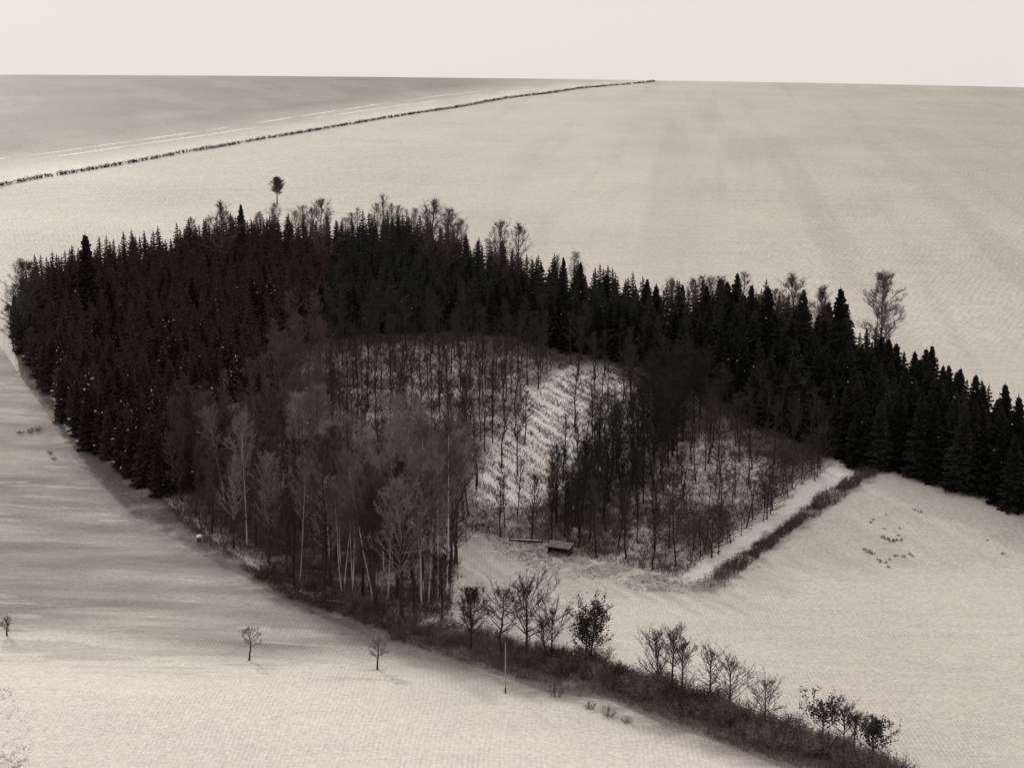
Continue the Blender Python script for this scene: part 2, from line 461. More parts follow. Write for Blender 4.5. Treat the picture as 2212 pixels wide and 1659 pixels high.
    tint(np.clip(1.1 - dg / 7, 0, 1) * (fl > 0.36) * 0.6 * (1 - ce), (0.25, 0.21, 0.20))
    C *= (0.94 + 0.12 * fbm(X / 0.9, Y / 0.9, 95, 2))[..., None]
    dh_, sh_ = distline(X, Y, hedge_line)
    tint(np.clip(1.1 - dh_ / 2.3 + (fl - .45) * 2.2, 0, .8), (0.24, 0.205, 0.19))  # grassy bank along the hedge, its shade painted into this tint
    # directions of the drilled rows (four fields)
    W = np.zeros(Y.shape + (4,))
    far = np.clip((Y - 300) / 30, 0, 1) * (1 - inw)
    u = X / Y
    W[..., 0] = .55 * far * np.clip((0.10 - u) / 0.22, 0, 1)
    W[..., 1] = .5 * far * np.clip((u - 0.0) / 0.22, 0, 1)
    nearm = .5 * (.35 + 1.3 * fbm(X / 14, Y / 14, 99, 3)) * (1 - np.clip((Y - 270) / 30, 0, 1)) * (1 - inw) * (1 - 0.7 * vin)
    W[..., 2] = nearm * np.clip((0.08 - u) / 0.1, 0, 1)
    W[..., 3] = nearm * np.clip((u - 0.02) / 0.1, 0, 1)
    me = bpy.data.meshes.new('ground')
    co = np.stack([X, Y, Z], -1).reshape(-1, 3)
    idx = np.arange(n0 * n1).reshape(n0, n1)
    q = np.stack([idx[:-1, :-1], idx[:-1, 1:], idx[1:, 1:], idx[1:, :-1]], -1).reshape(-1, 4)
    me.vertices.add(len(co)); me.vertices.foreach_set('co', co.ravel())
    me.loops.add(q.size); me.loops.foreach_set('vertex_index', q.ravel())
    me.polygons.add(len(q)); me.polygons.foreach_set('loop_start', np.arange(0, q.size, 4))
    me.polygons.foreach_set('use_smooth', np.ones(len(q), bool))
    me.update()
    a = me.attributes.new('cover', 'FLOAT_COLOR', 'POINT')
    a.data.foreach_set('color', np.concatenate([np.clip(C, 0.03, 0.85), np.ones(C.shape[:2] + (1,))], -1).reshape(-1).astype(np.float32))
    a = me.attributes.new('rows', 'FLOAT_COLOR', 'POINT')
    a.data.foreach_set('color', W.reshape(-1).astype(np.float32))
    me.materials.append(snow_ground_material())
    o = bpy.data.objects.new('ground', me); col.objects.link(o)
    tag(o, kind='structure')
    return o
make_ground()

# ------------------------------------------------------------------ tree prototypes
def spruce_mesh(seed, H=14.0, rb=2.7, snow=0.04, levels=26, lite=False):
    """returns trunk MB, crown MB"""
    r = random.Random(seed)
    t = MB(); t.tube([(0, 0, -0.4), (r.uniform(-.1, .1), r.uniform(-.1, .1), H * .5), (0, 0, H * .97)], [0.20, 0.12, 0.02], 6)
    c = MB()
    if lite: levels = 15
    lop = [r.uniform(0.8, 1.2) for _ in range(8)]
    nbr = 90 if lite else 270
    for i in range(nbr):
        f = ((i + r.random()) / nbr) ** 1.25
        z = H * (0.06 + 0.92 * f)
        R_ = rb * (1 - f) ** 0.86 * (1 - 0.25 * max(0, 0.2 - f) / 0.2) + 0.10
        a = i * 2.39996 + r.uniform(-.3, .3)
        Rk = R_ * lop[int((a % 6.283) / 6.284 * 8)] * r.uniform(0.6, 1.15)
        dr = Vector((math.cos(a), math.sin(a), 0)); sd_ = Vector((-math.sin(a), math.cos(a), 0))
        droop = r.uniform(0.15, 0.75) * (1 - 0.7 * f)
        segs = 2 if lite else 3
        prev = Vector((0, 0, z)); w = 0.08 + 0.25 * Rk
        for j in range(1, segs + 1):
            g = j / segs
            p = dr * Rk * g + Vector((0, 0, z - droop * Rk * g + 0.2 * Rk * g * g + r.uniform(-.12, .12)))
            w2 = (0.06 + 0.29 * Rk) * (1.15 - g) + 0.03
            jig = r.uniform(-.2, .2)
            c.face([tuple(prev - sd_ * w + Vector((0, 0, -.2))), tuple(prev + Vector((0, 0, .06))), tuple(p + sd_ * jig + Vector((0, 0, .05))), tuple(p - sd_ * w2 + Vector((0, 0, -.28)))], 1 if r.random() < snow else 0)
            c.face([tuple(prev + Vector((0, 0, .06))), tuple(prev + sd_ * w + Vector((0, 0, -.2))), tuple(p + sd_ * w2 + Vector((0, 0, -.28))), tuple(p + sd_ * jig + Vector((0, 0, .05)))], 1 if r.random() < snow else 0)
            if not lite:
                for s_ in (-1, 1):
                    q = prev.lerp(p, r.uniform(.2, .9))
                    e = q + sd_ * s_ * (w + r.uniform(.05, .3) * min(1, Rk)) + dr * r.uniform(.0, .4) * min(1, Rk) + Vector((0, 0, -r.uniform(.1, .7)))
                    c.face([tuple(q), tuple(q + dr * .25), tuple(e)], 1 if r.random() < snow * .5 else 0)
            prev = p; w = w2
    # leader
    c.strip((0, 0, H * .93), (0, 0, H * 1.03), 0.08, 0.0)
    return t, c

def branch_tree(seed, H=15.0, clear=0.3, spread=0.22, nb=34, sub=5, tw=5, up=0.9, r0=0.17, wobble=0.35, twig_r=0.022, twig_len=0.9, lean=0.0, fork=0):
    """bare broadleaved tree: trunk mesh and crown mesh (limbs, branches and twigs)"""
    r = random.Random(seed)
    t = MB(); c = MB()
    n = 9
    P = []; x = y = 0.0
    for i in range(n + 1):
        f = i / n
        P.append(Vector((x + lean * f * H, y, f * H * 0.96 - (0.4 if i == 0 else 0))))
        x += r.uniform(-1, 1) * wobble * H / 60; y += r.uniform(-1, 1) * wobble * H / 60
    rad = [r0 * (1 - (i / n)) ** 0.8 + 0.02 for i in range(n + 1)]
    rad[0] *= 1.35
    t.tube(P, rad, 6)
    def at_(f):
        g = f * n; i = min(int(g), n - 1); return P[i].lerp(P[i + 1], g - i)
    def twigs(a, b, cnt, ln):
        d = (b - a)
        for _ in range(cnt):
            q = a.lerp(b, r.uniform(.15, 1.0))
            e = d.normalized() * r.uniform(.3, .9) + Vector((r.uniform(-1, 1), r.uniform(-1, 1), r.uniform(-.4, 1.0)))
            e = q + e.normalized() * ln * r.uniform(.5, 1.2)
            c.strip(q, e, twig_r, 0)
            if r.random() < .5:
                m = q.lerp(e, .5)
                c.strip(m, m + Vector((r.uniform(-1, 1), r.uniform(-1, 1), r.uniform(-.3, 1))).normalized() * ln * .45, twig_r * .8, 0)
    for k in range(nb):
        f = clear + (1 - clear) * ((k + r.random()) / nb) ** 0.9
        if k < fork: f = clear + 0.1 * r.random()
        p = at_(min(f, .985))
        a = k * 2.4 + r.uniform(-.5, .5)
        g = (f - clear) / (1 - clear)
        Lb = H * spread * (0.35 + 1.0 * math.sin(math.pi * min(1, 0.25 + g * 0.75))) * r.uniform(.6, 1.15)
        if k < fork: Lb = H * (1 - f) * 0.75
        el = up * r.uniform(.5, 1.2) + 0.25 * g
        d = Vector((math.cos(a), math.sin(a), math.tan(min(el, 1.35)))).normalized()
        q = p; br = max(0.03, r0 * (1 - f) * (0.55 if k >= fork else .9)); segs = 4
        dirn = d.copy()
        pts = [p]; rs = [br]
        for j in range(segs):
            dirn = (dirn + Vector((r.uniform(-.28, .28), r.uniform(-.28, .28), r.uniform(-.10, .28)))).normalized()
            q = q + dirn * Lb / segs
            pts.append(q); rs.append(br * (1 - (j + 1) / segs) + 0.012)
        c.tube(pts, rs, 3, cap=False)
        for s_ in range(sub):
            u_ = r.uniform(.25, 1.0) * segs; i = min(int(u_), segs - 1)
            a1 = pts[i].lerp(pts[i + 1], u_ - i)
            dd = ((pts[i + 1] - pts[i]).normalized() * .9 + Vector((r.uniform(-.9, .9), r.uniform(-.9, .9), r.uniform(-.3, .8)))).normalized()
            b1 = a1 + dd * Lb * r.uniform(.22, .45)
            c.strip(a1, b1, twig_r * 1.5, 0)
            twigs(a1, b1, tw, twig_len)
        twigs(pts[-2], pts[-1], tw, twig_len)
    return t, c

def shrub_mb(seed, H=2.2, W=1.6, stems=26, tw=7, r_=0.022):
    r = random.Random(seed); c = MB()
    for k in range(stems):
        a = r.uniform(0, 6.28); w = W * math.sqrt(r.random())
        b = Vector((math.cos(a) * w * .45, math.sin(a) * w * .45, -.1))
        tp = Vector((math.cos(a) * w, math.sin(a) * w, H * r.uniform(.55, 1.05) * (1 - .35 * (w / W) ** 2)))
        m = b.lerp(tp, .5) + Vector((r.uniform(-.2, .2), r.uniform(-.2, .2), .15))
        c.strip(b, m, r_ * 1.6, 0); c.strip(m, tp, r_ * 1.2, 0)
        for j in range(tw):
            q = b.lerp(m, r.uniform(.3, 1)) if r.random() < .4 else m.lerp(tp, r.random())
            e = q + Vector((r.uniform(-1, 1), r.uniform(-1, 1), r.uniform(-.4, 1.1))).normalized() * r.uniform(.25, .8) * H / 2.2
            c.strip(q, e, r_, 0)
    return c
def leafy(c, mb_src, seed, cnt, size, zmin):
    """adds small clinging leaves near the twig ends of a crown"""
    r = random.Random(seed)
    vs = [v for v in mb_src.v if v[2] > zmin]
    for _ in range(cnt):
        p = Vector(r.choice(vs)) + Vector((r.gauss(0, .12), r.gauss(0, .12), r.gauss(0, .12)))
        a = Vector((r.uniform(-1, 1), r.uniform(-1, 1), r.uniform(-1, 1))).normalized() * size * r.uniform(.6, 1.3)
        b = a.cross(Vector((r.uniform(-1, 1), r.uniform(-1, 1), r.uniform(-1, 1)))).normalized() * size * r.uniform(.5, 1)
        c.face([tuple(p - a), tuple(p + b), tuple(p + a), tuple(p - b)], 1)

def proto(tc, tm, cm):
    t, c = tc
    return [('trunk', t.mesh('trunk', [tm])), ('crown', c.mesh('crown', cm if isinstance(cm, list) else [cm]))]
SP = {}
for kind, nm in (('dark', 'needle_dark'), ('brown', 'needle_brown')):
    SP[kind] = [proto(spruce_mesh(100 + i, snow=(0.0012 if kind == 'dark' else 0.004), rb=2.7 + 0.25 * i), M['bark'], [M[nm], M['snow_lump']]) for i in range(4)]
SP['snowy'] = [proto(spruce_mesh(120 + i, snow=0.05, rb=2.8), M['bark'], [M['needle_brown'], M['snow_lump']]) for i in range(2)]
BR = {
    'grey': [proto(branch_tree(200 + i, H=15, clear=.30, spread=.15, nb=32, sub=4, tw=4, up=1.0, twig_r=.017, wobble=.7), M['bark'], M['twig']) for i in range(5)],
    'brown': [proto(branch_tree(210 + i, H=15, clear=.22, spread=.20, nb=46, sub=5, tw=6, up=.9, twig_r=.018, wobble=.8), M['bark_brown'], M['twig_brown']) for i in range(5)],
    'pale': [proto(branch_tree(220 + i, H=16, clear=.5, spread=.2, nb=30, sub=6, tw=6, up=1.0, r0=.10), M['bark_pale'], M['twig_grey']) for i in range(4)],
    'misty': [proto(branch_tree(240 + i, H=15, clear=.3, spread=.22, nb=44, sub=6, tw=5, up=.95, twig_r=.017, wobble=.9), M['bark_brown'], M['twig_mist']) for i in range(4)],
    'belt': [proto(branch_tree(290 + i, H=15, clear=.18, spread=.22, nb=44, sub=5, tw=5, up=.9, twig_r=.019, wobble=.7), M['bark'], M['twig_dark']) for i in range(4)],
    'thin': [proto(branch_tree(250 + i, H=11, clear=.30, spread=.18, nb=28, sub=4, tw=4, up=.9, r0=.11, twig_r=.017, wobble=1.0), M['bark'], M['twig']) for i in range(6)],
    'sparse': [proto(branch_tree(230 + i, H=11, clear=.10, spread=.34, nb=30, sub=5, tw=4, up=.3, r0=.13, wobble=.6), M['bark'], M['twig']) for i in range(4)],
}

# ------------------------------------------------------------------ where the wood's trees stand
def jitter_points(poly, step, seed, accept=None):
    r = random.Random(seed)
    xs = [p[0] for p in poly]; ys = [p[1] for p in poly]
    out = []
    y = min(ys)
    row = 0
    while y < max(ys):
        x = min(xs) + (step / 2 if row % 2 else 0)
        while x < max(xs):
            px = x + r.uniform(-.38, .38) * step; py = y + r.uniform(-.38, .38) * step
            if inpoly(np.array([px]), np.array([py]), poly)[0] and (accept is None or accept(px, py, r)):
                out.append((px, py))
            x += step
        y += step * .87; row += 1
    return out
def inside(x, y, poly): return bool(inpoly(np.array([x]), np.array([y]), poly)[0])

spruces = []
for (x, y) in jitter_points(wood, 3.4, 3, lambda a, b, r: (not inside(a, b, bare) and r.random() < .93) or (a < -46 and b > 232 and r.random() < .3)):
    z = float(height(x, y))
    px, py, d = project((x, y, z))
    h = rnd.uniform(8.8, 11.6) * (1.12 if rnd.random() < .06 else 1)
    if 540 < px <= 700: h *= 1.12
    if px > 700: h = rnd.uniform(10, 15)
    if px > 900: h = rnd.uniform(12, 15)
    spruces.append([x, y, z, h, px, py, d, None])
# visible size of each, by painting silhouettes from the nearest to the farthest
buf = np.zeros((767, 1024), bool)
for s in sorted(spruces, key=lambda s: s[6]):
    x, y, z, h, px, py, d, _ = s
    tx, ty, _d = project((x, y, z + h))
    cnt = 0; w = 2.6 * F_PX / d
    for yy in range(max(0, int(ty)), min(767, int(py))):
        ww = w * min(1, (yy - ty) / max(1, py - ty) * 1.2)
        a, b = max(0, int(px - ww)), min(1024, int(px + ww))
        if b > a:
            seg = buf[yy, a:b]; cnt += int((~seg).sum()); seg[:] = True
    s[7] = cnt
spruces.sort(key=lambda s: -s[7])
solo, rest = spruces[:285], spruces[285:]

def spruce_label(px, py, ty):
    if px < 60: return 'dark brownish spruce on the far left tip of the wood', 'spruces on the left tip of the wood'
    if px > 870: return 'black spruce in the dense arm of the wood running off to the right', 'spruces in the right arm of the wood'
    if px > 690: return 'black spruce in the block behind the straight boundary hedge', 'spruces above the boundary hedge'
    if px < 330 and py > 375: return 'brownish spruce along the lower left side of the wood', 'spruces on the lower left side of the wood'
    if px < 330: return 'brownish spruce flecked with snow in the upper left of the wood', 'spruces in the upper left of the wood'
    return 'black spruce in the dark band across the back of the wood', 'spruces across the back of the wood'
for i, (x, y, z, h, px, py, d, cnt) in enumerate(solo):
    kind = 'brown' if px < 330 + rnd.uniform(-80, 80) else 'dark'
    if kind == 'brown' and rnd.random() < .16: kind = 'snowy'
    pr = rnd.choice(SP[kind])
    s = h / 14.0
    o = place(pr, 'spruce', (x, y, z - .1), rnd.uniform(0, 6.28), s * rnd.uniform(.95, 1.4), s, tilt=(rnd.gauss(0, .02), rnd.gauss(0, .02)))
    ty = project((x, y, z + h))[1]
    lb, g = spruce_label(px, py, ty)
    tag(o, lb, 'spruce tree', g)
# remaining interior spruces: one mass
def merge(meshes, xf, name, mats):
    V = []; Fs = []; Ms = []; off = 0
    arr = []
    for m in meshes:
        arr.append((np.array(m.v, float), m.f, np.array(m.m)))
    for (k, x, y, z, rz, s, sz) in xf:
        v, f, mm = arr[k]
        c_, s_ = math.cos(rz), math.sin(rz)
        w = np.empty_like(v)
        w[:, 0] = x + s * (v[:, 0] * c_ - v[:, 1] * s_); w[:, 1] = y + s * (v[:, 0] * s_ + v[:, 1] * c_); w[:, 2] = z + sz * v[:, 2]
        V.append(w); Fs.append([tuple(i + off for i in q) for q in f]); Ms.append(mm); off += len(v)
    me = bpy.data.meshes.new(name)
    me.from_pydata(np.concatenate(V).tolist(), [], [q for fs in Fs for q in fs])
    for m in mats: me.materials.append(m)
    me.polygons.foreach_set('material_index', np.concatenate(Ms))
    me.update()
    o = bpy.data.objects.new(name, me); col.objects.link(o)
    return o
lites = [spruce_mesh(150 + i, lite=True, snow=.001, rb=2.9)[1] for i in range(3)]
for nm, sel, lab in (('spruce_wood', [s for s in rest if s[4] >= 330], 'black mass of spruce tops filling the inner right and back of the wood'),
                     ('spruce_wood', [s for s in rest if s[4] < 330], 'brownish mass of spruce tops filling the inner left of the wood')):
    if sel:
        o = merge(lites, [(rnd.randrange(3), s[0], s[1], s[2], rnd.uniform(0, 6.28), s[3] / 14 * 1.2, s[3] / 14) for s in sel], nm,
                  [M['needle_dark' if 'black' in lab else 'needle_brown'], M['snow_lump']])
        tag(o, lab, 'spruce wood', kind='stuff')

# bare trees of the wood
def accept_bare(a, b, r):
    if inside(a, b, dark_band): return False
    if inside(a, b, clearing): return r.random() < .3
    px, py, d = project((a, b, float(height(a, b))))
    if px > 690 and py > 455 and (py - 455) > (px - 835) * -.9 - 40: return r.random() < .95
    if 474 < px < 566 and py > 488: return r.random() < .3
    if px < 300: return True
    if px < 460 and py > 450: return r.random() < .95
    if px > 640 and py > 400: return True
    if py < 450: return r.random() < .93
    return r.random() < .97
bpts = jitter_points(bare, 5.2, 5, accept_bare)
bpts += jitter_points(dark_band, 3.7, 6)
bpts.sort(key=lambda p: p[1])
bfar = bpts[186:]; bpts = bpts[:186]
for (x, y) in bpts:
    z = float(height(x, y)); px, py, d = project((x, y, z))
    dce, _ = distline(np.array([x]), np.array([y]), hedge_line)
    g = 'bare trees of the wood'
    if float(dce[0]) < 20 and px > 660:
        k = 'sparse'; h = rnd.uniform(5, 9); lb = 'thin bare tree with level branches on the bright snow above the boundary hedge'; g = 'bare trees above the boundary hedge'
    elif inside(x, y, dark_band):
        k = 'belt'; h = rnd.uniform(9, 12); lb = 'dark bare tree in the dense diagonal belt between the striped clearing and the right plot'; g = 'bare trees of the diagonal belt'
    elif px < 300:
        k = rnd.choice(['brown', 'brown', 'grey'] + (['misty'] if px > 230 else [])); h = rnd.uniform(11, 16); lb = 'brown bare tree on the lower left flank of the wood'; g = 'bare trees on the left flank'
    elif px < 470 and py > 500:
        k = rnd.choice(['brown', 'misty', 'misty', 'grey']); h = rnd.uniform(13, 20); lb = 'tall bare tree in the front left corner of the wood beside the open glade'; g = 'tall bare trees in the front left corner'
    elif px < 470:
        k = rnd.choice(['brown', 'grey', 'misty', 'thin', 'thin']); h = rnd.uniform(9, 13); lb = 'slender bare tree in the left middle of the wood'; g = 'bare trees in the left middle'
    elif px < 620 and inside(x, y, clearing):
        k = 'thin'; h = rnd.uniform(8, 13); lb = 'slender bare tree standing alone in the striped clearing'; g = 'bare trees in the striped clearing'
    else:
        k = rnd.choice(['thin', 'thin', 'grey']) if py < 500 or px > 640 else 'grey'; h = rnd.uniform(6.5, 10) if px > 630 else rnd.uniform(8, 12); lb = 'slender dark bare tree between the glade and the black spruces'; g = 'bare trees behind the glade'
    pr = rnd.choice(BR[k]); s = h / (11 if k in ('sparse', 'thin') else 15)
    o = place(pr, 'bare_tree', (x, y, z - .05), rnd.uniform(0, 6.28), s * rnd.uniform(.85, 1.1), s, tilt=(rnd.gauss(0, .05), rnd.gauss(0, .05)))
    tag(o, lb, 'bare tree', g)

thin_mb = []
for i in range(3):
    t, c = branch_tree(260 + i, H=11, clear=.30, spread=.19, nb=26, sub=4, tw=3, up=.9, r0=.11, twig_r=.018, wobble=1.0)
    n0 = len(t.v)
    t.v += [tuple(v) for v in c.v]; t.f += [tuple(k + n0 for k in f) for f in c.f]; t.m += c.m
    thin_mb.append(t)
for _ in range(26):
    f = rnd.random(); bx = 700 + 138 * f; by = 564 - 100 * f + rnd.uniform(-12, 4)
    p = ground(bx, by); h = rnd.uniform(3.5, 7.5)
    o = place(rnd.choice(BR['sparse']), 'bare_tree', p, rnd.uniform(0, 6.28), h / 11 * 1.1, h / 11, tilt=(rnd.gauss(0, .06), rnd.gauss(0, .06)))
    tag(o, 'thin bare tree with level branches on the bright snow above the boundary hedge', 'bare tree', 'bare trees above the boundary hedge')
def joined(tc):
    t, c = tc
    n0 = len(t.v)
    t.v += [tuple(v) for v in c.v]; t.f += [tuple(k + n0 for k in f) for f in c.f]; t.m += c.m
    return t
brown_mb = [joined(branch_tree(270 + i, H=15, clear=.22, spread=.20, nb=40, sub=4, tw=4, up=.9, twig_r=.02, wobble=.8)) for i in range(3)]
belt_mb = [joined(branch_tree(280 + i, H=15, clear=.18, spread=.22, nb=44, sub=5, tw=5, up=.9, twig_r=.021, wobble=.7)) for i in range(3)]
far_sets = {'brown': [], 'belt': [], 'thin': []}
for x, y in bfar:
    px = project((x, y, float(height(x, y))))[0]
    far_sets['belt' if inside(x, y, dark_band) else 'brown' if px < 330 else 'thin'].append((x, y))
for kk, mbs, mm, H0, lb in (('brown', brown_mb, M['twig_brown'], 15, 'brown thicket of bare trees filling the inner left of the wood'),
                            ('belt', belt_mb, M['twig_dark'], 15, 'dark dense belt of bare trees running up behind the striped clearing'),
                            ('thin', thin_mb, M['twig'], 11, 'thicket of slender bare trees in front of the black spruce band')):
    if far_sets[kk]:
        xf = []
        for x, y in far_sets[kk]:
            h = rnd.uniform(10, 14) if kk != 'thin' else rnd.uniform(8, 12.5)
            xf.append((rnd.randrange(3), x, y, float(height(x, y)) - .05, rnd.uniform(0, 6.28), h / H0 * rnd.uniform(.9, 1.2), h / H0))
        tag(merge(mbs, xf, 'bare_wood', [mm]), lb, 'bare wood', kind='stuff')
print('far bare', len(bfar))
# pale trunked birches at the front left corner: single ones
for (bx, by, tyy, ln, lb) in (
        (423, 592, 440, 0, 'pale birch with a long straight white trunk in the row left of the glade'),
        (431, 580, 455, 0, 'pale birch with a white trunk just left of the dark trunk by the glade'),
        (438, 600, 470, .02, 'slender white trunked birch in the front left corner, leaning slightly right'),
        (447, 596, 430, -.02, 'tallest white trunked birch next to the open glade'),
        (376, 612, 468, -.16, 'white trunked birch leaning left over the lower edge of the wood'),
        (388, 600, 450, -.10, 'pale birch leaning left beside the stout dark trunk'),
        (342, 600, 500, -.05, 'pale birch at the lower left edge above the snow capped log'),
        (300, 585, 470, -.14, 'pale birch leaning left on the lower left edge of the wood'),
        (225, 505, 420, -.12, 'pale birch deep in the brown trees of the left flank'),
        (247, 545, 430, 0, 'short pale birch near the stump on the left flank')):
    p = ground(bx, by); h = h_for(p, tyy - 10)
    o = place(rnd.choice(BR['pale']), 'birch', p, rnd.uniform(0, 6.28), h / 16 * .75, h / 16, tilt=(0, ln))
    tag(o, lb, 'birch tree')

for _ in range(16):
    bx = rnd.uniform(330, 456); by = rnd.uniform(560, 606)
    p = ground(bx, by)
    if not inside(p[0], p[1], bare): continue
    h = rnd.uniform(13, 18)
    o = place(rnd.choice(BR['pale']), 'birch', p, rnd.uniform(0, 6.28), h / 16 * .75, h / 16, tilt=(rnd.gauss(0, .05), rnd.gauss(0, .07)))
    tag(o, 'thin pale stemmed birch mixed among the dark trunks of the front left corner', 'birch tree', 'thin birches among the front left trees')
# marked single trees of the skyline
for (bx, by, tyy, k, w, lb) in (
        (835, 420, 286, 'dark', 1.0, 'tallest black spruce, pointed, standing above the right shoulder of the wood'),
        (243, 275, 203, 'brown', .8, 'narrow dark spruce spire sticking up above the upper left skyline'),
        (800, 400, 293, 'dark', 1.15, 'broad black spruce just left of the tallest one'),
        (765, 385, 285, 'dark', 1.2, 'broad black spruce topping the skyline beside thin bare crowns'),
        (580, 330, 261, 'dark', .8, 'small sharp spruce tip on the descending skyline, left of a pair'),
        (563, 322, 256, 'dark', .8, 'sharp spruce tip on the descending skyline, in the middle of the wood'),
        (90, 330, 233, 'brown', 1.1, 'dark spruce at the corner where the left skyline turns down')):
    p = ground(bx, by); h = h_for(p, tyy)
    o = place(SP[k][rnd.randrange(3)], 'spruce', p, rnd.uniform(0, 6.28), h / 14 * w, h / 14)
    tag(o, lb, 'spruce tree')
sky_bare = [(385, 285, 195, 'grey', 1.0, 'bare tree poking highest above the middle of the dark skyline'),
            (430, 290, 203, 'brown', 1.3, 'broad thin bare crown above the skyline right of the highest one'),
            (448, 292, 210, 'brown', 1.2, 'fine twigged bare crown on the skyline where it starts to fall'),
            (500, 305, 222, 'brown', 1.0, 'faint bare tree on the skyline, left one of two thin spikes'),
            (516, 310, 226, 'brown', 1.0, 'faint bare tree on the skyline, right one of two thin spikes'),
            (225, 282, 203, 'brown', 1.2, 'bare crown beside the narrow spruce spire on the left skyline'),
            (322, 285, 200, 'brown', 1.1, 'bare crown on the left skyline right of the lone round tree'),
            (740, 360, 272, 'grey', 1.4, 'wide bare crown on the skyline left of the broad black spruces'),
            (720, 350, 276, 'grey', 1.3, 'low bare crown at the left end of the bushy right skyline'),
            (792, 375, 277, 'brown', 1.3, 'thin bare crown between the broad spruces and the tallest spruce'),
            (818, 380, 288, 'brown', 1.3, 'thin bare crown touching the left side of the tallest spruce'),
            (690, 345, 280, 'brown', 1.2, 'thin bare crown over the spruces right of the skyline dip'),
            (22, 345, 262, 'brown', 1.2, 'bare brown tree at the very left tip of the wood'),
            (35, 352, 262, 'brown', 1.1, 'bare brown tree second from the left tip of the wood')]
for (bx, by, tyy, k, w, lb) in sky_bare:
    p = ground(bx, by); h = h_for(p, tyy)
    o = place(rnd.choice(BR[k]), 'bare_tree', p, rnd.uniform(0, 6.28), h / 15 * w, h / 15)
    tag(o, lb, 'bare tree')
bl = gp(back)
for (px, by) in [(rnd.uniform(190, 470), 0) for _ in range(26)] + [(rnd.uniform(470, 600), 0) for _ in range(6)] + [(rnd.uniform(670, 850), 0) for _ in range(18)]:
    by = float(np.interp(px, [b[0] for b in back], [b[1] for b in back])) + rnd.uniform(0, 5)
    p = ground(px, by); h = rnd.uniform(10, 13.5)
    o = place(rnd.choice(BR[rnd.choice(['grey', 'misty', 'brown'])]), 'bare_tree', p, rnd.uniform(0, 6.28), h / 15 * 1.0, h / 15)
    if px < 620: tag(o, 'thin bare crown among the spruces along the back skyline left of centre', 'bare tree', 'bare trees on the left and middle skyline')
    else: tag(o, 'thin bare crown among the spruces along the bushy right skyline', 'bare tree', 'bare trees on the right skyline')
for (px, by) in [(14, 350), (20, 338), (28, 352), (44, 356), (33, 372), (52, 388), (60, 408), (16, 325)]:
    p = ground(px, by); h = rnd.uniform(7, 11)
    o = place(rnd.choice(BR['brown']), 'bare_tree', p, rnd.uniform(0, 6.28), h / 15 * 1.5, h / 15)
    tag(o, 'low brown bare tree fringing the far left tip of the wood', 'bare tree', 'bare trees fringing the left tip')
# big pale bare tree behind the right shoulder
t, c = branch_tree(401, H=15, clear=.2, spread=.22, nb=52, sub=7, tw=8, up=.8, r0=.2, twig_r=.028)
p = ground(879, 372); h = h_for(p, 276)
o = place(proto((t, c), M['bark_brown'], M['twig_grey']), 'bare_tree', p, 1.0, h / 15, h / 15)
tag(o, 'large pale bare tree with a rounded crown behind the right shoulder of the wood', 'bare tree')
# lone round tree on the snow behind the wood
t, c = branch_tree(402, H=9, clear=.34, spread=.19, nb=50, sub=7, tw=6, up=.95, r0=.13, twig_r=.035, twig_len=1.0)
p = ground(277, 204); h = h_for(p, 178)
o = place(proto((t, c), M['bark_brown'], M['twig_brown']), 'round_tree', p, .4, h / 9 * 1.45, h / 9)
tag(o, 'lone small round crowned tree on the snow field behind the wood', 'tree')

